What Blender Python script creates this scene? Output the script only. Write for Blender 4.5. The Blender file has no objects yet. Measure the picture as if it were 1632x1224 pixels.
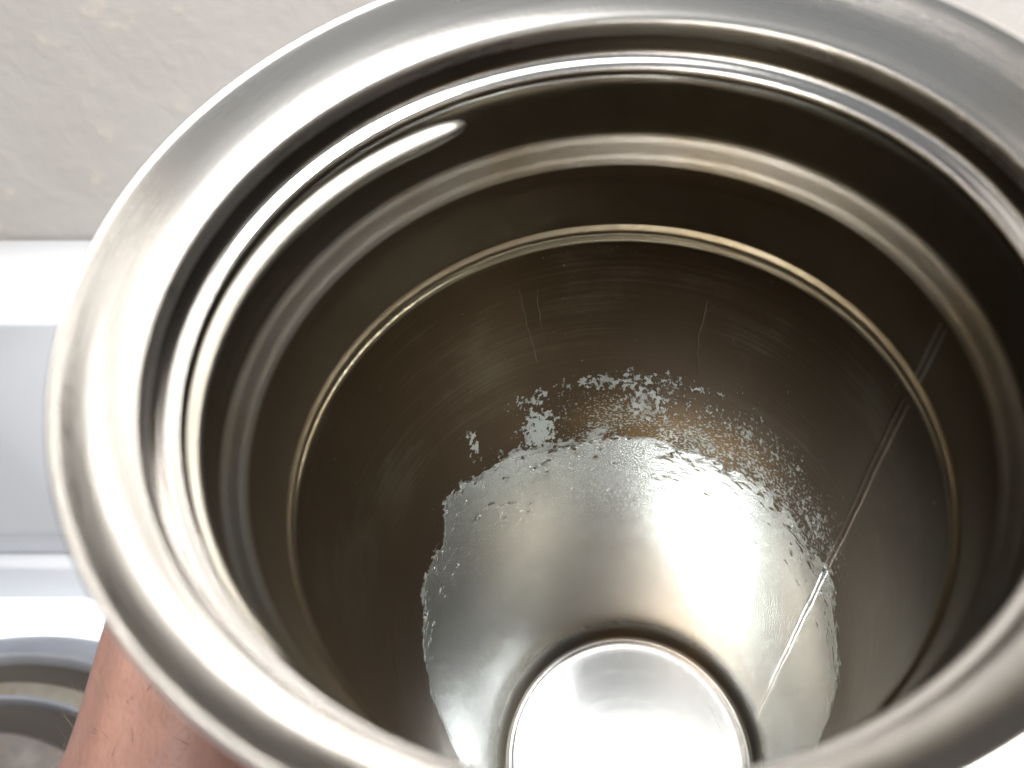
import bpy, bmesh, math, random
from mathutils import Matrix, Vector

random.seed(4)
SC = bpy.context.scene
COL = SC.collection
PI = math.pi

# ------------------------------------------------------------------ camera
PITCH = math.radians(42)
CAM_H = 0.32
cam_d = bpy.data.cameras.new('camera')
cam = bpy.data.objects.new('camera', cam_d)
COL.objects.link(cam)
cam_d.sensor_width = 36.0
cam_d.sensor_fit = 'HORIZONTAL'
cam_d.lens = 36.0 * 1300.0 / 1632.0
cam_d.clip_start = 0.003
cam_d.clip_end = 50.0
cam_d.dof.use_dof = True
cam_d.dof.focus_distance = 0.135
cam_d.dof.aperture_fstop = 24.0
CAM_M = Matrix.Translation((0, 0, CAM_H)) @ Matrix.Rotation(PI / 2 - PITCH, 4, 'X')
cam.matrix_world = CAM_M
SC.camera = cam

# ------------------------------------------------------------------ room light
world = bpy.data.worlds.new('World')
SC.world = world
world.use_nodes = True
bgn = world.node_tree.nodes['Background']
bgn.inputs[0].default_value = (0.93, 0.965, 1.0, 1)
bgn.inputs[1].default_value = 0.30


def area(name, loc, long_dir, size, size_y, power, color=(1, 1, 1)):
    """a rectangular lamp facing straight down, its long side along long_dir degrees from +X"""
    ld = bpy.data.lights.new(name, 'AREA')
    ld.energy = power
    ld.shape = 'RECTANGLE'
    ld.size = size
    ld.size_y = size_y
    ld.color = color
    o = bpy.data.objects.new(name, ld)
    COL.objects.link(o)
    o.location = loc
    o.rotation_euler = (0, 0, math.radians(long_dir))
    return o


# broad ceiling lamp to the right; small added fill above, whitening the mug's bottom
area('ceiling_lamp', (0.335, -0.10, 1.12), 0, 0.36, 0.52, 47.0, (1.0, 0.985, 0.955))
area('bottom_fill', (-0.07, -0.04, 1.12), 0, 0.26, 0.24, 2.6, (1.0, 0.985, 0.955))

SC.view_settings.view_transform = 'Standard'
SC.view_settings.look = 'None'
SC.view_settings.exposure = 0.0
SC.view_settings.gamma = 1.0
SC.cycles.use_denoising = True
SC.cycles.max_bounces = 16
SC.cycles.glossy_bounces = 12
SC.cycles.blur_glossy = 0.3
SC.cycles.sample_clamp_indirect = 40.0


# ------------------------------------------------------------------ helpers
def link(name, me, parent=None, mats=(), smooth=True):
    o = bpy.data.objects.new(name, me)
    COL.objects.link(o)
    for m in mats:
        me.materials.append(m)
    if parent:
        o.parent = parent
    if smooth:
        me.polygons.foreach_set('use_smooth', [True] * len(me.polygons))
    return o


def tag(o, label, cat, group=None, kind=None):
    o['label'] = label
    o['category'] = cat
    if group:
        o['group'] = group
    if kind:
        o['kind'] = kind


def empty(name, M):
    o = bpy.data.objects.new(name, None)
    COL.objects.link(o)
    o.empty_display_size = 0.02
    o.matrix_world = M
    return o


def catmull(pts, n):
    """smooth dense polyline through pts"""
    out = []
    P = [pts[0]] + list(pts) + [pts[-1]]
    for i in range(1, len(P) - 2):
        p0, p1, p2, p3 = (Vector(q) for q in P[i - 1:i + 3])
        for k in range(n):
            t = k / n
            out.append(0.5 * ((2 * p1) + (p2 - p0) * t + (2 * p0 - 5 * p1 + 4 * p2 - p3) * t * t
                              + (3 * p1 - p0 - 3 * p2 + p3) * t ** 3))
    out.append(Vector(pts[-1]))
    return out


def lathe_mesh(name, prof, seg=256, disp=None):
    """prof: (radius, height) points; radius 0 closes to a pole"""
    vs, fs, rows = [], [], []
    for r, z in prof:
        if r < 1e-7:
            rows.append([len(vs)])
            vs.append((0, 0, z))
        else:
            rows.append(list(range(len(vs), len(vs) + seg)))
            for k in range(seg):
                a = 2 * PI * k / seg
                rr, zz = (r, z) if disp is None else disp(a, r, z)
                vs.append((rr * math.cos(a), rr * math.sin(a), zz))
    for a, b in zip(rows[:-1], rows[1:]):
        if len(a) == 1 and len(b) == 1:
            continue
        for k in range(seg):
            k2 = (k + 1) % seg
            if len(a) == 1:
                fs.append((a[0], b[k], b[k2]))
            elif len(b) == 1:
                fs.append((a[k], b[0], a[k2]))
            else:
                fs.append((a[k], b[k], b[k2], a[k2]))
    me = bpy.data.meshes.new(name)
    me.from_pydata(vs, [], fs)
    bm = bmesh.new()
    bm.from_mesh(me)
    bm.to_mesh(me)
    bm.free()
    return me


def box_mesh(name, x0, x1, y0, y1, z0, z1, bev=0.004, seg=3):
    bm = bmesh.new()
    bmesh.ops.create_cube(bm, size=1)
    for v in bm.verts:
        v.co = Vector(((x0 + x1) / 2 + v.co.x * (x1 - x0), (y0 + y1) / 2 + v.co.y * (y1 - y0),
                       (z0 + z1) / 2 + v.co.z * (z1 - z0)))
    if bev:
        bmesh.ops.bevel(bm, geom=list(bm.edges), offset=bev, segments=seg, affect='EDGES', profile=0.5)
    me = bpy.data.meshes.new(name)
    bm.to_mesh(me)
    bm.free()
    return me


class NT:
    """terse node-tree builder"""

    def __init__(self, name):
        self.m = bpy.data.materials.new(name)
        self.m.use_nodes = True
        self.t = self.m.node_tree
        self.bsdf = self.t.nodes['Principled BSDF']
        self.out = self.t.nodes['Material Output']

    def n(self, typ, **kw):
        nd = self.t.nodes.new(typ)
        for k, v in kw.items():
            setattr(nd, k, v)
        return nd

    def put(self, sock, v):
        if v is None:
            return
        if isinstance(v, bpy.types.NodeSocket):
            self.t.links.new(v, sock)
        else:
            if isinstance(v, (tuple, list)) and len(v) == 3 and sock.type == 'RGBA':
                v = tuple(v) + (1,)
            sock.default_value = v

    def math(self, op, a, b=None, c=None, clamp=False):
        nd = self.n('ShaderNodeMath', operation=op, use_clamp=clamp)
        self.put(nd.inputs[0], a)
        self.put(nd.inputs[1], b)
        self.put(nd.inputs[2], c)
        return nd.outputs[0]

    def smooth(self, v, lo, hi, a=0.0, b=1.0):
        nd = self.n('ShaderNodeMapRange', interpolation_type='SMOOTHSTEP')
        for s, x in zip(nd.inputs[:5], (v, lo, hi, a, b)):
            self.put(s, x)
        return nd.outputs[0]

    def lin(self, v, lo, hi, a=0.0, b=1.0):
        nd = self.n('ShaderNodeMapRange')
        for s, x in zip(nd.inputs[:5], (v, lo, hi, a, b)):
            self.put(s, x)
        return nd.outputs[0]

    def mix(self, f, a, b):
        nd = self.n('ShaderNodeMix', data_type='RGBA')
        self.put(nd.inputs[0], f)
        self.put(nd.inputs[6], a)
        self.put(nd.inputs[7], b)
        return nd.outputs[2]

    def mixf(self, f, a, b):
        nd = self.n('ShaderNodeMix', data_type='FLOAT')
        self.put(nd.inputs[0], f)
        self.put(nd.inputs[2], a)
        self.put(nd.inputs[3], b)
        return nd.outputs[0]

    def obj(self):
        return self.n('ShaderNodeTexCoord').outputs['Object']

    def sep(self, v):
        nd = self.n('ShaderNodeSeparateXYZ')
        self.put(nd.inputs[0], v)
        return nd.outputs

    def comb(self, x, y, z):
        nd = self.n('ShaderNodeCombineXYZ')
        for s, v in zip(nd.inputs, (x, y, z)):
            self.put(s, v)
        return nd.outputs[0]

    def scale(self, v, s):
        nd = self.n('ShaderNodeVectorMath', operation='MULTIPLY')
        self.put(nd.inputs[0], v)
        nd.inputs[1].default_value = s if isinstance(s, tuple) else (s, s, s)
        return nd.outputs[0]

    def noise(self, v, scale, detail=4.0, rough=0.55, dist=0.0):
        nd = self.n('ShaderNodeTexNoise')
        self.put(nd.inputs['Vector'], v)
        nd.inputs['Scale'].default_value = scale
        nd.inputs['Detail'].default_value = detail
        nd.inputs['Roughness'].default_value = rough
        nd.inputs['Distortion'].default_value = dist
        return nd.outputs[0]

    def bump(self, h, dist, strength=1.0, normal=None):
        nd = self.n('ShaderNodeBump')
        nd.inputs['Strength'].default_value = strength
        nd.inputs['Distance'].default_value = dist
        self.put(nd.inputs['Height'], h)
        self.put(nd.inputs['Normal'], normal)
        return nd.outputs[0]

    def set(self, **kw):
        names = dict(color='Base Color', metal='Metallic', rough='Roughness', normal='Normal', aniso='Anisotropic',
                     coat='Coat Weight', spec='Specular IOR Level', sss='Subsurface Weight', sssr='Subsurface Radius',
                     ssss='Subsurface Scale', tangent='Tangent', coatr='Coat Roughness')
        for k, v in kw.items():
            self.put(self.bsdf.inputs[names[k]], v)
        return self.m


# ------------------------------------------------------------------ materials
S = 0.033            # the mug's inner radius in metres; mug profiles are given in this unit


def satin_steel(name, color, rough, grain=0.05, blotch=0.0, tint=None):
    t = NT(name)
    o = t.scale(t.obj(), 1 / S)
    x, y, z = t.sep(o)[:3]
    rr = t.math('SQRT', t.math('ADD', t.math('MULTIPLY', x, x), t.math('MULTIPLY', y, y)))
    ringv = t.comb(t.math('MULTIPLY', x, 0.6), t.math('MULTIPLY', y, 0.6),
                   t.math('ADD', t.math('MULTIPLY', z, 60.0), t.math('MULTIPLY', rr, 45.0)))
    br = t.noise(ringv, 1.0, 3.0, 0.6)
    fine = t.noise(o, 90.0, 2.0, 0.5)
    big = t.noise(o, 2.2, 4.0, 0.55)
    r_ = t.math('ADD', rough, t.math('MULTIPLY', t.math('SUBTRACT', br, 0.5), 0.12))
    r_ = t.math('ADD', r_, t.math('MULTIPLY', t.math('SUBTRACT', big, 0.5), 0.10))
    col = t.mix(t.smooth(big, 0.35, 0.7), color, tint or tuple(c * 0.9 for c in color))
    h = t.math('ADD', t.math('MULTIPLY', fine, grain), t.math('MULTIPLY', br, 0.4 * grain))
    return t.set(color=col, metal=1.0, rough=r_, normal=t.bump(h, 0.0006, 0.6))


STEEL = satin_steel('satin_steel', (0.72, 0.70, 0.67), 0.285, 0.05)
SHELL = satin_steel('shell_steel', (0.60, 0.59, 0.58), 0.32, 0.05)
LIPST = satin_steel('lip_steel', (0.70, 0.68, 0.66), 0.17, 0.02)
NECKST = satin_steel('neck_steel', (0.26, 0.225, 0.17), 0.32, 0.07, tint=(0.20, 0.16, 0.11))  # reflection of the dark interior put into the colour
LEDGEST = satin_steel('ledge_steel', (0.44, 0.425, 0.39), 0.34, 0.10, tint=(0.34, 0.295, 0.22))  # paler than the neck: the lamp's reflection put into the colour
COLLARST = satin_steel('collar_steel', (0.19, 0.145, 0.095), 0.37, 0.06, tint=(0.17, 0.125, 0.077))
GOLD = satin_steel('weld_steel', (0.35, 0.30, 0.215), 0.30, 0.12, tint=(0.27, 0.215, 0.135))
DISCST = satin_steel('bottom_steel', (0.70, 0.71, 0.72), 0.24, 0.03)


def liner_material():
    t = NT('tea_stained_steel')
    o = t.scale(t.obj(), 1 / S)
    x, y, zz = t.sep(o)[:3]
    z = t.math('MULTIPLY', zz, -1.0)                                   # depth below the weld
    psi = t.math('ARCTAN2', x, y)                                      # 0 at the far side, + to the right
    deg = t.math('MULTIPLY', psi, 180 / PI)
    # the lower edge of the tea film round the wall
    edge = [(-180, 3.2), (-140, 3.0), (-112, 2.5), (-103, 2.13), (-89, 1.84), (-73, 1.62), (-65, 1.62), (-57, 1.34),
            (-50, 1.36), (-36, 1.42), (-24, 1.52), (-11, 1.52), (2, 1.46), (14, 1.52), (27, 1.52), (41, 1.48),
            (53, 1.5), (66, 1.58), (76, 1.47), (85, 1.63), (98, 1.69), (110, 1.94), (130, 2.6), (180, 3.2)]
    fc = t.n('ShaderNodeFloatCurve')
    cv = fc.mapping.curves[0]
    cv.points[0].location = ((edge[0][0] + 180) / 360, edge[0][1] / 4)
    cv.points[1].location = ((edge[-1][0] + 180) / 360, edge[-1][1] / 4)
    for a, b in edge[1:-1]:
        cv.points.new((a + 180) / 360, b / 4)
    fc.mapping.update()
    t.put(fc.inputs[1], t.lin(deg, -180.0, 180.0))
    zb = t.math('MULTIPLY', fc.outputs[0], 4.0)
    d = t.math('SUBTRACT', z, zb)                                      # > 0: film gone
    n1 = t.noise(o, 5.0, 8.0, 0.62)
    n2 = t.noise(o, 24.0, 5.0, 0.65)
    n3 = t.noise(t.scale(o, (1.0, 1.0, 0.55)), 46.0, 4.0, 0.6)
    ragged = t.math('ADD', d, t.math('MULTIPLY', t.math('SUBTRACT', n1, 0.5), 0.5))
    ragged = t.math('ADD', ragged, t.math('MULTIPLY', t.math('SUBTRACT', n2, 0.5), 0.30))
    ragged = t.math('ADD', ragged, t.math('MULTIPLY', t.math('SUBTRACT', n3, 0.5), 0.16))

    def blob(a, zc, wa, wz, amp):
        u = t.math('DIVIDE', t.math('SUBTRACT', deg, a), wa)
        w = t.math('DIVIDE', t.math('SUBTRACT', z, zc), wz)
        q = t.math('ADD', t.math('MULTIPLY', u, u), t.math('MULTIPLY', w, w))
        return t.math('MULTIPLY', t.math('EXPONENT', t.math('MULTIPLY', q, -1.0)), amp)
    blobs = None
    for b in [(-24, 1.34, 6.0, 0.25, 1.1), (-44, 1.18, 2.8, 0.13, 0.72), (-46, 1.04, 4.0, 0.10, 0.40), (-6, 1.0, 10, 0.07, 0.72),
              (7, 1.16, 6, 0.16, 0.56), (12, 0.95, 15, 0.07, 0.46), (22, 1.12, 20, 0.22, 0.40), (48, 1.16, 17, 0.26, 0.44),
              (-25, 1.02, 10, 0.08, 0.50), (68, 1.3, 10, 0.18, 0.40), (-2, 1.25, 25, 0.12, 0.30), (40, 1.45, 40, 0.12, 0.42)]:
        v = blob(*b)
        blobs = v if blobs is None else t.math('ADD', blobs, v)
    fl = t.math('ADD', blobs, t.math('MULTIPLY', t.math('SUBTRACT', n3, 0.5), 2.6))
    fl = t.math('ADD', fl, t.math('MULTIPLY', t.math('SUBTRACT', n2, 0.5), 1.5))
    n4 = t.noise(o, 70.0, 4.0, 0.65)
    zone = t.math('MULTIPLY', t.math('MULTIPLY', t.smooth(d, -0.80, -0.06), t.smooth(d, 0.3, 0.0)),
                  t.math('MULTIPLY', t.smooth(deg, -34.0, -2.0), t.smooth(deg, 92.0, 60.0)))
    zone = t.math('MULTIPLY', zone, t.smooth(n1, 0.30, 0.60, 0.45, 1.0))
    fine = t.smooth(t.math('ADD', t.math('MULTIPLY', zone, 0.215), n4), 0.715, 0.735)
    flakes = t.math('MAXIMUM', t.smooth(fl, 0.70, 0.82), fine)
    flakes = t.math('MULTIPLY', flakes, t.smooth(t.noise(o, 9.0, 4.0, 0.6), 0.30, 0.55, 0.45, 1.0))
    clean0 = t.smooth(ragged, -0.02, 0.02)
    # crumbs of film left on the clean steel: thick near the edge, sparse lower down
    streak = t.noise(t.comb(t.math('MULTIPLY', psi, 16.0), t.math('MULTIPLY', z, 30.0), n1), 1.0, 3.0, 0.6)
    near = t.math('EXPONENT', t.math('MULTIPLY', t.math('MAXIMUM', ragged, 0.0), -3.2))
    patchy = t.smooth(n1, 0.42, 0.62)
    crumb = t.math('ADD', streak, t.math('MULTIPLY', near, 0.10))
    crumb = t.math('ADD', crumb, t.math('MULTIPLY', patchy, 0.035))
    crumb = t.math('ADD', crumb, t.math('MULTIPLY', t.math('MULTIPLY', near, t.smooth(deg, 20.0, 60.0)), 0.05))
    crumbs = t.smooth(crumb, 0.715, 0.735)
    crumbs = t.math('MULTIPLY', crumbs, t.smooth(z, 2.25, 1.75))
    clean = t.math('MAXIMUM', t.math('MULTIPLY', clean0, t.math('SUBTRACT', 1.0, crumbs)), flakes, clamp=True)
    clean = t.math('MULTIPLY', clean, t.smooth(z, 4.62, 4.30, 0.30, 1.0))        # dark reflection in the bottom corner, painted in with the film colour
    # the neck above the weld stays stained: the film runs to the very top
    brush = t.noise(t.comb(t.math('MULTIPLY', x, 1.1), t.math('MULTIPLY', y, 1.1), t.math('MULTIPLY', z, 55.0)), 1.0, 5.0, 0.65)
    cloud = t.noise(o, 2.0, 5.0, 0.6)
    # old scratches running down the wall
    scr = None
    for a, z0, z1, w, k in [(-21.5, 0.22, 0.80, 0.0015, 2.0), (-18.0, 0.25, 0.55, 0.0010, -1.5), (22.0, 0.30, 0.86, 0.0015, -1.2)]:
        wob = t.math('MULTIPLY', t.math('SUBTRACT', t.noise(t.comb(a, 0.0, z), 2.5, 2.0, 0.5), 0.5), 0.10)
        slant = t.math('MULTIPLY', t.math('SUBTRACT', z, z0), k * PI / 180)
        dd = t.math('ABSOLUTE', t.math('SUBTRACT', t.math('SUBTRACT', psi, a * PI / 180), t.math('ADD', wob, slant)))
        v = t.math('MULTIPLY', t.smooth(dd, w * 2.4, w * 0.6),
                   t.math('MULTIPLY', t.smooth(z, z0, z0 + 0.12), t.smooth(z, z1, z1 - 0.1)))
        scr = v if scr is None else t.math('MAXIMUM', scr, v)
    film_dark = (0.088, 0.054, 0.026)
    film_warm = (0.27, 0.155, 0.045)
    warm = t.math('MULTIPLY', t.smooth(d, -0.50, -0.10), t.smooth(cloud, 0.25, 0.7))
    warm = t.math('MULTIPLY', warm, t.math('MULTIPLY', t.smooth(deg, -38.0, -8.0), t.smooth(deg, 66.0, 30.0)))
    film = t.mix(warm, film_dark, film_warm)
    film = t.mix(t.math('MULTIPLY', t.smooth(brush, 0.45, 0.75), 0.35), film, (0.155, 0.108, 0.062))
    wiped = t.math('MULTIPLY', t.smooth(t.math('ADD', cloud, t.math('MULTIPLY', brush, 0.5)), 0.72, 1.0), t.smooth(z, 1.5, 0.7))
    film = t.mix(t.math('MULTIPLY', wiped, 0.55), film, (0.20, 0.16, 0.11))
    film = t.mix(t.math('MULTIPLY', scr, 0.6), film, (0.42, 0.36, 0.27))
    steel = t.mix(t.smooth(cloud, 0.3, 0.7), (0.655, 0.69, 0.68), (0.58, 0.61, 0.60))
    col = t.mix(clean, film, steel)
    rough_f = t.math('ADD', 0.38, t.math('MULTIPLY', t.math('SUBTRACT', brush, 0.5), 0.22))
    rough_s = t.math('ADD', 0.25, t.math('MULTIPLY', t.math('SUBTRACT', n2, 0.5), 0.10))
    rough_s = t.math('ADD', rough_s, t.math('MULTIPLY', t.smooth(d, 0.05, -0.1), 0.15))
    rough = t.mixf(clean, rough_f, rough_s)
    pits = t.smooth(t.math('ADD', streak, t.math('MULTIPLY', near, 0.12)), 0.60, 0.8)
    h = t.math('SUBTRACT', t.math('MULTIPLY', t.math('MULTIPLY', pits, t.math('MULTIPLY', clean0, t.smooth(z, 2.4, 1.8))), 0.6), clean)
    h = t.math('ADD', h, t.math('MULTIPLY', t.math('MULTIPLY', t.math('SUBTRACT', n2, 0.5), t.math('MULTIPLY', near, clean0)), 0.9))
    h = t.math('SUBTRACT', h, t.math('MULTIPLY', scr, 0.6))
    nb = t.bump(h, 0.00022, 0.9)
    nb = t.bump(t.math('ADD', brush, t.math('MULTIPLY', t.noise(o, 120.0, 2.0, 0.5), 0.6)), 0.00003, 0.7, nb)
    return t.set(color=col, metal=1.0, rough=rough, normal=nb)


LINER = liner_material()


def plaster():
    t = NT('rough_plaster')
    o = t.obj()
    a = t.noise(o, 105.0, 5.0, 0.55, 0.2)
    b = t.noise(o, 14.0, 4.0, 0.5)
    c = t.noise(o, 160.0, 3.0, 0.6)
    v = t.n('ShaderNodeTexVoronoi')
    t.put(v.inputs['Vector'], o)
    v.inputs['Scale'].default_value = 90
    col = t.mix(t.smooth(b, 0.3, 0.7), (0.35, 0.333, 0.316), (0.322, 0.304, 0.284))
    col = t.mix(t.math('MULTIPLY', t.smooth(a, 0.60, 0.75), 0.35), col, (0.50, 0.44, 0.36))
    h = t.math('ADD', t.math('ADD', t.math('MULTIPLY', a, 1.0), t.math('MULTIPLY', b, 0.5)), t.math('MULTIPLY', c, 0.25))
    return t.set(color=col, rough=0.85, normal=t.bump(h, 0.0016, 0.22), spec=0.25)


def enamel():
    t = NT('white_enamel')
    o = t.obj()
    b = t.noise(o, 9.0, 4.0, 0.5)
    col = t.mix(b, (0.74, 0.755, 0.795), (0.70, 0.72, 0.76))
    g = t.noise(o, 60.0, 5.0, 0.7)
    col = t.mix(t.math('MULTIPLY', t.smooth(g, 0.64, 0.74), 0.12), col, (0.5, 0.47, 0.42))
    return t.set(color=col, rough=t.math('ADD', 0.16, t.math('MULTIPLY', b, 0.12)), normal=t.bump(b, 0.002, 0.08))


def hob_metal(name, c1, c2, rough, rust=0.3):
    t = NT(name)
    o = t.obj()
    a = t.noise(o, 70.0, 5.0, 0.65)
    b = t.noise(o, 22.0, 5.0, 0.6)
    col = t.mix(t.smooth(b, 0.35, 0.65), c1, c2)
    col = t.mix(t.math('MULTIPLY', t.smooth(a, 0.52, 0.66), rust), col, (0.30, 0.19, 0.10))
    return t.set(color=col, metal=0.85, rough=t.math('ADD', rough, t.math('MULTIPLY', a, 0.15)), normal=t.bump(a, 0.001, 0.3))


def skin_mat():
    t = NT('skin')
    o = t.obj()
    b = t.noise(o, 28.0, 5.0, 0.6)
    c = t.noise(o, 90.0, 4.0, 0.6)
    v = t.n('ShaderNodeTexVoronoi', feature='F1')
    t.put(v.inputs['Vector'], t.scale(o, (1.0, 0.55, 1.0)))
    v.inputs['Scale'].default_value = 900
    v2 = t.n('ShaderNodeTexVoronoi', feature='DISTANCE_TO_EDGE')
    t.put(v2.inputs['Vector'], o)
    v2.inputs['Scale'].default_value = 480
    col = t.mix(t.smooth(b, 0.3, 0.7), (0.29, 0.162, 0.126), (0.235, 0.122, 0.095))
    col = t.mix(t.math('MULTIPLY', t.smooth(c, 0.5, 0.75), 0.4), col, (0.35, 0.20, 0.15))
    h = t.math('ADD', t.math('MULTIPLY', v.outputs[0], 0.5), t.math('MULTIPLY', t.smooth(v2.outputs[0], 0.0, 0.3), 0.25))
    h = t.math('ADD', h, t.math('MULTIPLY', t.noise(t.scale(o, (1.0, 0.6, 1.0)), 420.0, 4.0, 0.6), 1.8))
    red = t.noise(o, 45.0, 3.0, 0.5)
    col = t.mix(t.math('MULTIPLY', t.smooth(red, 0.5, 0.7), 0.45), col, (0.26, 0.10, 0.076))
    return t.set(color=col, rough=0.58, normal=t.bump(h, 0.00022, 0.5), sss=0.12, sssr=(1.0, 0.35, 0.2), ssss=0.004)


PLASTER, ENAMEL, SKIN = plaster(), enamel(), skin_mat()
RINGM = hob_metal('hob_ring_steel', (0.34, 0.35, 0.385), (0.30, 0.31, 0.34), 0.36, 0.08)
RUSTM = hob_metal('heat_marked_steel', (0.36, 0.335, 0.28), (0.25, 0.21, 0.155), 0.42, 0.6)
PLATEM = hob_metal('hotplate_iron', (0.40, 0.365, 0.34), (0.22, 0.195, 0.18), 0.30, 0.25)
t_ = NT('hob_gap')
DARKM = t_.set(color=(0.035, 0.03, 0.025), rough=0.5, metal=0.4)
t_ = NT('nail')
NAILM = t_.set(color=(0.68, 0.42, 0.35), rough=0.3)
t_ = NT('arm_hair')
HAIRM = t_.set(color=(0.20, 0.13, 0.07), rough=0.45)


# ------------------------------------------------------------------ the setting: wall
def cam_ray(px, py):
    v = Vector(((px - 816) / 1300.0, -(py - 612) / 1300.0, -1.0))
    return CAM_M.to_3x3() @ v


def at_depth(px, py, depth):
    return CAM_M @ Vector(((px - 816) / 1300.0 * depth, -(py - 612) / 1300.0 * depth, -depth))


def on_z(px, py, z):
    r = cam_ray(px, py)
    return Vector((0, 0, CAM_H)) + r * ((z - CAM_H) / r.z)


Y_FOOT = on_z(60, 952, 0).y            # where the cooktop meets the foot of the back rail


def z_at(py, y):
    r = cam_ray(60, py)
    return CAM_H + r.z * (y / r.y)


Z_STEP = z_at(896, Y_FOOT)             # top of that foot
Y_FACE = Y_FOOT - 0.004
Z_UNDER = z_at(852, Y_FACE)            # where the slanting underside of the rail ends
Z_RAIL = z_at(502, Y_FACE)             # top of the rail
Y_WALL = on_z(60, 379, Z_RAIL).y
print('stove', Y_FOOT, Z_STEP, Y_FACE, Z_RAIL, Y_WALL)

wall = link('wall', box_mesh('wall', -1.6, 1.6, Y_WALL, Y_WALL + 0.12, -0.9, 1.7, 0), None, [PLASTER], smooth=False)
wall['kind'] = 'structure'
wall['label'] = 'rough cream plastered kitchen wall behind the white stove'

# ------------------------------------------------------------------ the stove
stove = empty('stove', Matrix.Translation((0, 0, -0.85)))
tag(stove, 'white enamelled stove with a raised back rail against the plastered wall', 'stove')


def stove_part(name, me, mats, parent=None):
    o = link(name, me, parent or stove, mats)
    if parent is None:
        o.matrix_parent_inverse = stove.matrix_world.inverted()
    return o


stove_part('cooktop', box_mesh('cooktop', -0.42, 0.42, -0.34, Y_FOOT + 0.004, -0.03, 0, 0.006), [ENAMEL])
stove_part('body', box_mesh('body', -0.41, 0.41, -0.32, Y_WALL - 0.012, -0.85, -0.032, 0.006), [ENAMEL])


def extrude_mesh(name, yz, x0, x1):
    """a bar of constant section yz (a closed outline) from x0 to x1, capped"""
    n = len(yz)
    vs = [(x, y, z) for x in (x0, x1) for y, z in yz]
    fs = [(k, (k + 1) % n, n + (k + 1) % n, n + k) for k in range(n)] + [tuple(range(n - 1, -1, -1)), tuple(range(n, 2 * n))]
    me = bpy.data.meshes.new(name)
    me.from_pydata(vs, [], fs)
    bm = bmesh.new()
    bm.from_mesh(me)
    bmesh.ops.recalc_face_normals(bm, faces=bm.faces)
    bm.to_mesh(me)
    bm.free()
    return me


def arc(cy, cz, r, a0, a1, n=8):
    return [(cy + r * math.cos(math.radians(a0 + (a1 - a0) * k / n)), cz + r * math.sin(math.radians(a0 + (a1 - a0) * k / n))) for k in range(n + 1)]


yb = Y_WALL - 0.002
o = stove_part('rail_foot', extrude_mesh('rail_foot', [(yb, -0.03), (Y_FOOT, -0.03), (Y_FOOT, 0.002)] + arc(Y_FOOT + 0.006, Z_STEP - 0.006, 0.006, 180, 90) + [(yb, Z_STEP)], -0.42, 0.42), [ENAMEL])
o = stove_part('back_rail', extrude_mesh('back_rail', [(yb, Z_STEP + 0.0015), (Y_FOOT + 0.004, Z_STEP + 0.0015), (Y_FACE + 0.002, Z_UNDER - 0.003), (Y_FACE + 0.0004, Z_UNDER), (Y_FACE, Z_UNDER + 0.003)]
               + arc(Y_FACE + 0.005, Z_RAIL - 0.005, 0.005, 180, 90) + [(yb, Z_RAIL)], -0.42, 0.42), [ENAMEL])


def hotplate(px, py):
    p = on_z(px, py, 0.0)
    R = 0.120
    c = Vector((p.x, p.y - R, 0))
    w = [0.0, (on_z(px, 1020, 0).y - on_z(px, 1066, 0).y), (on_z(px, 1020, 0).y - on_z(px, 1098, 0).y),
         (on_z(px, 1020, 0).y - on_z(px, 1126, 0).y)]
    hp = link('hotplate', lathe_mesh('hotplate', [(0, 0.010), (0.02, 0.010), (0.024, 0.0085), (R * 0.45, 0.0088), (R - w[3] - 0.022, 0.010),
                                                 (R - w[3] - 0.0165, 0.0095), (R - w[3] - 0.0145, 0.0080), (R - w[3] - 0.0135, 0.0012)], 128), stove, [PLATEM])
    hp.matrix_parent_inverse = stove.matrix_world.inverted()
    hp.location = c
    parts = [('trim_ring', [(R + 0.001, 0.0008), (R, 0.0025), (R - 0.003, 0.0045), (R - w[1] + 0.004, 0.0085), (R - w[1] + 0.0015, 0.0095),
                            (R - w[1], 0.0085), (R - w[1] - 0.0012, 0.004)], RINGM),
             ('gap_ring', [(R - w[1] - 0.0008, 0.0045), (R - w[1] - 0.003, 0.003), (R - w[2] + 0.001, 0.002)], DARKM),
             ('plate_rim', [(R - w[2] + 0.0012, 0.0015), (R - w[2], 0.0045), (R - w[2] - 0.001, 0.0058), (R - w[3] + 0.002, 0.0062),
                            (R - w[3] + 0.0005, 0.0075), (R - w[3] - 0.001, 0.0070), (R - w[3] - 0.0016, 0.003)], RUSTM)]
    parts.append(('plate_lip', [(R - w[3] + 0.0008, 0.0064), (R - w[3] + 0.0004, 0.0082), (R - w[3] - 0.0006, 0.0086), (R - w[3] - 0.0016, 0.0078), (R - w[3] - 0.0020, 0.0030)], RINGM))
    parts.append(('inner_gap', [(R - w[3] - 0.0010, 0.0035), (R - w[3] - 0.004, 0.0022), (R - w[3] - 0.010, 0.0022), (R - w[3] - 0.014, 0.0028)], DARKM))
    for nm, pr, m in parts:
        link(nm, lathe_mesh(nm, pr, 128), hp, [m])
    # the small rivet on the trim ring
    q = on_z(54, 1046, 0.007) - c
    me = lathe_mesh('rivet', [(0, 0.0010), (0.0008, 0.0009), (0.0013, 0.0004), (0.0014, -0.001)], 16)
    rv = link('rivet', me, hp, [PLATEM])
    rv.location = (q.x, q.y, 0.0062)


hotplate(72, 1018)

# ------------------------------------------------------------------ the mug
d_ = Vector((0.1307318, 0.57293487, 0.80910743)).normalized()
P0 = Vector((0.28585885, 0.23710744, 2.55549752))
u_ = d_.cross(Vector((0, 1, 0))).normalized()
v_ = d_.cross(u_)


def cv2b(v):
    return Vector((v.x, -v.y, -v.z))


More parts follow.
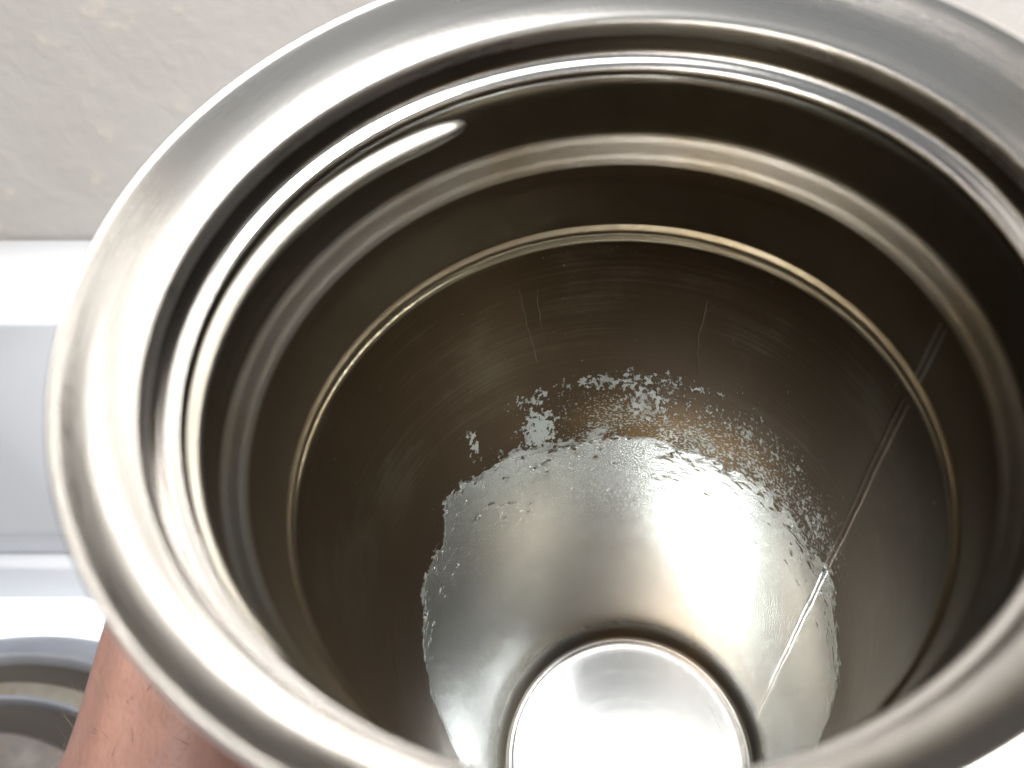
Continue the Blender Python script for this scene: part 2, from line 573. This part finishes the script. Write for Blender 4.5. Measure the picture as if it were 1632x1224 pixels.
BOT = 5.05
bx, by, bz = cv2b(-u_), cv2b(v_), cv2b(-d_)
base = cv2b((P0 + d_ * BOT) * S)
ML = Matrix(((bx.x, by.x, bz.x, base.x), (bx.y, by.y, bz.y, base.y), (bx.z, by.z, bz.z, base.z), (0, 0, 0, 1)))
MUG_M = CAM_M @ ML
mug = empty('insulated_mug', MUG_M)
tag(mug, 'open stainless steel mug held tilted, tea stained inside with bare metal at its bottom', 'mug')


def mp(name, me, mat, parent=None):
    """a mug part whose own origin lies on the axis at the weld's height"""
    o = link(name, me, parent or mug, [mat])
    if parent is None:
        o.location = (0, 0, BOT * S)
    return o


def prof(pts, n=8, smooth=True):
    q = catmull([(r, -z, 0) for r, z in pts], n) if smooth else [Vector((r, -z, 0)) for r, z in pts]
    return [(v.x * S, v.y * S) for v in q]


def ellip(r0, z0, r1, z1, n=14):
    """convex quarter ellipse, level at (r0, z0), upright at (r1, z1); z is depth"""
    return [(r1 + (r0 - r1) * math.cos(a) if False else r0 - (r0 - r1) * math.sin(a), z1 + (z0 - z1) * math.cos(a))
            for a in [PI / 2 * k / n for k in range(n + 1)]]


# outer shell, from the foot up to just under the rim's rolled edge
mp('outer_shell', lathe_mesh('outer_shell', prof([(1.161, -0.931), (1.157, -0.90), (1.150, -0.82), (1.148, -0.6), (1.145, 0.5), (1.14, 2.5), (1.12, 4.6),
                                                  (1.10, 4.85), (1.06, 4.98), (0.98, 5.045), (0.9, 5.05), (0.86, 4.99), (0.5, 4.985), (0.0, 4.985)]), 192), SHELL)
# rim: rolled outer edge, convex shoulder falling into the mouth
rim_pts = [(1.160, -0.930), (1.171, -0.940), (1.179, -0.955), (1.182, -0.971), (1.1795, -0.984), (1.173, -0.989), (1.166, -0.983), (1.158, -0.966),
           (1.148, -0.938), (1.136, -0.908), (1.1205, -0.880), (1.1045, -0.858), (1.089, -0.842), (1.077, -0.832), (1.0695, -0.823), (1.0665, -0.807), (1.066, -0.775)]
mp('rim', lathe_mesh('rim', prof(rim_pts, 5), 320), STEEL)
# the lip inside the mouth
mp('lip', lathe_mesh('lip', prof([(1.0675, -0.782), (1.066, -0.74), (1.064, -0.716), (1.057, -0.703), (1.046, -0.697), (1.037, -0.690), (1.032, -0.677), (1.031, -0.662),
                                  (1.034, -0.650), (1.042, -0.642)], 6), 320), LIPST)
# threaded neck, the ledge below it and the stained collar down to the weld
mp('neck', lathe_mesh('neck', prof([(1.0405, -0.644), (1.050, -0.632), (1.056, -0.60), (1.057, -0.52), (1.056, -0.44), (1.054, -0.415)], 5), 320), NECKST)
mp('ledge', lathe_mesh('ledge', prof([(1.0545, -0.417), (1.051, -0.403), (1.043, -0.383), (1.031, -0.346), (1.023, -0.327), (1.017, -0.308)], 5), 320), LEDGEST)
mp('collar', lathe_mesh('collar', prof([(1.0175, -0.310), (1.015, -0.285), (1.013, -0.24), (1.010, -0.05), (1.008, -0.028)], 5), 320), COLLARST)


def ridge(psi0, psi1, z0, z1, r, w, proud, name, parent):
    """a pressed thread ridge: a rounded bead lying on the neck wall, faired at both ends"""
    n, m = 90, 12
    vs, fs = [], []
    for i in range(n + 1):
        f = i / n
        e = min(1.0, min(f, 1 - f) / 0.085)
        e = math.sqrt(max(0.0, 1 - (1 - e) ** 2))
        a = math.radians(90 - (psi0 + (psi1 - psi0) * f))
        z = z0 + (z1 - z0) * f
        for k in range(m + 1):
            q = -1 + 2 * k / m
            rr = r + 0.002 - (proud * (0.5 + 0.5 * math.cos(PI * q)) + 0.0) * e - 0.002 * e
            zz = z + w * q * (0.25 + 0.75 * e)
            vs.append((rr * S * math.cos(a), rr * S * math.sin(a), -zz * S))
    for i in range(n):
        for k in range(m):
            b = i * (m + 1) + k
            fs.append((b, b + 1, b + m + 2, b + m + 1))
    me = bpy.data.meshes.new(name)
    me.from_pydata(vs, [], fs)
    return link(name, me, parent, [THREADST])


THREADST = satin_steel('thread_steel', (0.50, 0.475, 0.42), 0.33, 0.05)
neck = [o for o in mug.children if o.name == 'neck'][0]
ridge(-25.5, -150.0, -0.560, -0.628, 1.0575, 0.052, 0.038, 'thread_ridge', neck)
# weld bead between neck and liner
mp('weld_bead', lathe_mesh('weld_bead', prof([(1.0088, -0.030), (1.004, -0.022), (0.997, -0.012), (0.994, 0.0), (0.996, 0.012), (1.006, 0.021), (1.012, 0.028),
                                              (1.012, 0.036), (1.0065, 0.042), (1.0065, 0.048), (1.010, 0.056), (1.010, 0.066)], 5), 320), GOLD)
# liner: tea-stained wall, rounded corner
mp('liner', lathe_mesh('liner', prof([(1.0095, 0.064), (1.008, 0.2), (1.006, 0.6), (1.004, 1.2), (1.000, 2.2), (0.994, 3.2), (0.988, 4.2), (0.985, 4.42), (0.979, 4.56), (0.968, 4.64),
                                      (0.952, 4.672), (0.938, 4.675), (0.931, 4.664)], 12), 384), LINER)
# bottom plate, its rolled edge standing a little proud
mp('bottom_plate', lathe_mesh('bottom_plate', prof([(0.9315, 4.666), (0.9285, 4.640), (0.922, 4.624), (0.912, 4.619), (0.898, 4.624), (0.880, 4.634), (0.8, 4.642), (0.5, 4.648), (0.0, 4.65)], 6), 192), DISCST)


# the liner's long weld seam: two fine beads with a groove between
def seam_mesh():
    n = 240
    vs, fs = [], []
    prof_ = [(-0.034, -0.0035), (-0.026, 0.0), (-0.019, 0.0045), (-0.012, 0.001), (0.0, -0.002), (0.010, 0.001), (0.017, 0.0055), (0.025, 0.0005), (0.032, -0.0035)]
    m = len(prof_)
    for i in range(n + 1):
        f = i / n
        z = 0.09 + (4.30 - 0.09) * f
        wall_r = 1.008 - 0.0055 * max(0, z - 0.2) if z > 0.2 else 1.0085
        # follow the liner's radius table closely
        tab = [(0.064, 1.0095), (0.2, 1.008), (0.6, 1.006), (1.2, 1.004), (2.2, 1.000), (3.2, 0.994), (4.2, 0.988), (4.42, 0.982)]
        for (za, ra), (zb, rb) in zip(tab[:-1], tab[1:]):
            if za <= z <= zb:
                wall_r = ra + (rb - ra) * (z - za) / (zb - za)
        e = min(1, f / 0.02, (1 - f) / 0.05) * (0.75 if z < 1.45 else 1.0) * (0.8 + 0.3 * math.sin(z * 9.1) * math.sin(z * 23.7))
        wob = 0.0008 * math.sin(z * 41) + 0.0022 * math.sin(z * 7.3 + 1) + 0.0012 * math.sin(z * 17 + 1)
        for q, h in prof_:
            a = math.radians(90 - 73.0) - (q * 0.8 + wob)
            rr = wall_r - (0.0016 if abs(q) < 0.03 else 0.0) - h * e * (0.85 + 0.15 * math.sin(z * 60 + q * 40))
            vs.append((rr * S * math.cos(a), rr * S * math.sin(a), -z * S))
    for i in range(n):
        for k in range(m - 1):
            b = i * m + k
            fs.append((b, b + 1, b + m + 1, b + m))
    me = bpy.data.meshes.new('seam')
    me.from_pydata(vs, [], fs)
    return me


liner = [o for o in mug.children if o.name == 'liner'][0]
link('seam', seam_mesh(), liner, [LINER])

def seam_strip(name, pts, parent):
    """a low double bead following the (radius, depth) points, on the seam's azimuth"""
    q = catmull([(r, -z, 0) for r, z in pts], 10)
    sec = [(-0.028, -0.002), (-0.018, 0.002), (-0.011, 0.0), (0.0, -0.001), (0.010, 0.0), (0.017, 0.0024), (0.028, -0.002)]
    vs, fs = [], []
    for p in q:
        for w, h in sec:
            a = math.radians(90 - 73.4) - w * 0.8
            vs.append(((p.x - h) * S * math.cos(a), (p.x - h) * S * math.sin(a), (p.y + h) * S))
    m = len(sec)
    for i in range(len(q) - 1):
        for k in range(m - 1):
            b = i * m + k
            fs.append((b, b + 1, b + m + 1, b + m))
    me = bpy.data.meshes.new(name)
    me.from_pydata(vs, [], fs)
    return link(name, me, parent, [LEDGEST])


part_of = {o.name: o for o in mug.children}
seam_strip('seam', [(1.0150, -0.285), (1.0130, -0.24), (1.0115, -0.15), (1.010, -0.05), (1.0085, -0.032)], part_of['collar'])
seam_strip('seam', [(1.0515, -0.403), (1.0435, -0.383), (1.0315, -0.346), (1.0235, -0.327), (1.0180, -0.310)], part_of['ledge'])

# ------------------------------------------------------------------ the person: forearm and left hand round the mug
MUG_L = MUG_M


def ml(psi, z, r):
    """point on the mug: psi degrees from the far side (+ right), depth z below weld, radius r"""
    a = math.radians(90 - psi)
    return MUG_L @ Vector((r * S * math.cos(a), r * S * math.sin(a), (BOT - z) * S))


def grow(name, limbs, mats, voxel=0.0016):
    """one continuous body: limbs are chains of (point, radius), fused and smoothed into a single surface"""
    vs, fs = [], []
    bm0 = bmesh.new()
    bmesh.ops.create_icosphere(bm0, subdivisions=2, radius=1.0)
    bm0.verts.ensure_lookup_table()
    sv = [v.co.copy() for v in bm0.verts]
    sf = [tuple(v.index for v in f.verts) for f in bm0.faces]
    bm0.free()
    for ch in limbs:
        pts = catmull([tuple(p) for p, _ in ch], 22)
        rad = [x for _, x in ch]
        n = len(pts)
        last = None
        for k, p in enumerate(pts):
            f = k / (n - 1) * (len(rad) - 1)
            i = min(int(f), len(rad) - 2)
            r_ = rad[i] + (rad[i + 1] - rad[i]) * (f - i)
            if last is not None and k < n - 1 and (p - last).length < r_ * 0.12:
                continue
            last = p
            b = len(vs)
            vs += [tuple(p + q * r_) for q in sv]
            fs += [tuple(b + j for j in t) for t in sf]
    me = bpy.data.meshes.new(name)
    me.from_pydata(vs, [], fs)
    o = bpy.data.objects.new(name, me)
    COL.objects.link(o)
    md = o.modifiers.new('fuse', 'REMESH')
    md.mode = 'VOXEL'
    md.voxel_size = voxel
    sm = o.modifiers.new('soft', 'SMOOTH')
    sm.factor = 0.5
    sm.iterations = 28
    bpy.context.view_layer.update()
    dg = bpy.context.evaluated_depsgraph_get()
    baked = bpy.data.meshes.new_from_object(o.evaluated_get(dg))
    o.modifiers.clear()
    o.data = baked
    baked.materials.clear()
    for m in mats:
        baked.materials.append(m)
    baked.polygons.foreach_set('use_smooth', [True] * len(baked.polygons))
    return o


def cylpath(pts, n=5):
    """(psi, z, r, radius) keys, interpolated round the mug so that nothing cuts through it"""
    out = []
    for a, b in zip(pts[:-1], pts[1:]):
        for k in range(n):
            f = k / n
            q = [a[j] + (b[j] - a[j]) * f for j in range(4)]
            out.append((ml(q[0], q[1], q[2]), q[3]))
    q = pts[-1]
    out.append((ml(q[0], q[1], q[2]), q[3]))
    return out


wrist = at_depth(344, 1000, 0.190)
fore1 = at_depth(300, 1240, 0.180)
fore2 = at_depth(195, 1560, 0.165)
elbow = at_depth(60, 2000, 0.160)
limbs = [[(Vector((-0.155, -0.20, 0.115)), 0.040), (elbow, 0.0365), (fore2, 0.0300), (fore1, 0.0268), (wrist, 0.0238), (ml(-74, 2.85, 2.62), 0.0190), (ml(-68, 2.8, 2.25), 0.0180)]]
kz = [1.98, 2.54, 3.10, 3.60]
cz = [2.50, 2.75, 3.00, 3.25]
frad = [0.0094, 0.0097, 0.0092, 0.0082]
flen = [0.93, 1.04, 0.99, 0.82]
tips = []
for i in range(4):
    rr, L = frad[i], flen[i]
    kp = -52 + 4 * i
    off = 1.150 + rr / S
    limbs.append(cylpath([(-75, cz[i], 2.62, 0.0150), (-64, (cz[i] + kz[i]) / 2, 2.05, 0.0142), (kp - 2, kz[i], off + 0.16, 0.0118)]))
    t0 = kp + 88 * L
    limbs.append(cylpath([(kp - 3, kz[i], off + 0.13, 0.0113), (kp + 22 * L, kz[i] - 0.03, off + 0.09, rr * 0.98), (kp + 38 * L, kz[i] - 0.05, off + 0.11, rr * 1.04),
                          (kp + 54 * L, kz[i] - 0.06, off + 0.03, rr * 0.90), (kp + 66 * L, kz[i] - 0.07, off + 0.02, rr * 0.93), (t0, kz[i] - 0.08, off - 0.03, rr * 0.78)], 4))
    tips.append((t0 - 2, kz[i] - 0.08, off + rr / S * 0.76, rr))
# web of the palm lying on the mug's left side
limbs.append(cylpath([(-72, 2.5, 2.1, 0.0150), (-78, 2.5, 1.72, 0.0145), (-66, 3.0, 1.70, 0.0145)]))
limbs.append(cylpath([(-72, 3.1, 2.1, 0.0150), (-80, 3.2, 1.70, 0.0140)]))
# the thumb leaves the side of the palm near its base and closes on the near side
limbs.append(cylpath([(-78, 2.55, 2.45, 0.0150), (-92, 2.30, 1.85, 0.0145), (-106, 2.10, 1.58, 0.0128), (-124, 1.98, 1.49, 0.0108), (-140, 1.90, 1.50, 0.0112),
                      (-158, 1.85, 1.45, 0.0098), (-176, 1.82, 1.42, 0.0080)]))
tips.append((-172, 1.82, 1.42 + 0.0080 / S * 0.82, 0.0098))
person = grow('person', limbs, [SKIN])
tag(person, "bare forearm and left hand gripping the steel mug from below its rim", 'person')


def nail(psi, z, r, rr):
    n = 5
    vs, fs = [], []
    for i in range(n + 1):
        for k in range(n + 1):
            f, g = i / n - 0.5, k / n - 0.5
            vs.append(tuple(ml(psi + f * 15, z + g * 0.30 * rr / 0.009, r - 0.05 * g * g - 0.03 * f * f)))
    for i in range(n):
        for k in range(n):
            b = i * (n + 1) + k
            fs.append((b, b + 1, b + n + 2, b + n + 1))
    me = bpy.data.meshes.new('fingernail')
    me.from_pydata(vs, [], fs)
    return link('fingernail', me, person, [NAILM])


for tp in tips:
    nail(*tp)

# fine hairs along the arm
hm_v, hm_f = [], []
me = person.data
cand = [p for p in me.polygons if (p.center - wrist).length < 0.085 and (p.center - wrist).dot(elbow - wrist) > -0.02 * (elbow - wrist).length]
arm_dir = (wrist - elbow).normalized()
for k in range(1100):
    p = random.choice(cand)
    n = p.normal
    c = p.center + Vector((random.gauss(0, 0.0012), random.gauss(0, 0.0012), random.gauss(0, 0.0012)))
    c -= n * 0.0006
    t1 = (arm_dir * random.uniform(0.3, 1.0) + Vector((random.gauss(0, .5), random.gauss(0, .5), random.gauss(0, .5)))).normalized()
    L = random.uniform(0.003, 0.0075)
    w = n.cross(t1).normalized() * 0.00006
    pts = [c + n * (L * 0.45 * f * (1 - 0.35 * f)) + t1 * (L * 0.8 * f) for f in (0, 0.35, 0.7, 1.0)]
    b = len(hm_v)
    for i, q in enumerate(pts):
        s = 1 - i / 3.3
        hm_v += [tuple(q + w * s), tuple(q - w * s), tuple(q + n * 0.00007 * s)]
    for i in range(3):
        o3 = b + 3 * i
        for k2 in range(3):
            hm_f.append((o3 + k2, o3 + (k2 + 1) % 3, o3 + 3 + (k2 + 1) % 3, o3 + 3 + k2))
hme = bpy.data.meshes.new('arm_hair')
hme.from_pydata(hm_v, [], hm_f)
hair = link('arm_hair', hme, person, [HAIRM])
hair['kind'] = 'stuff'
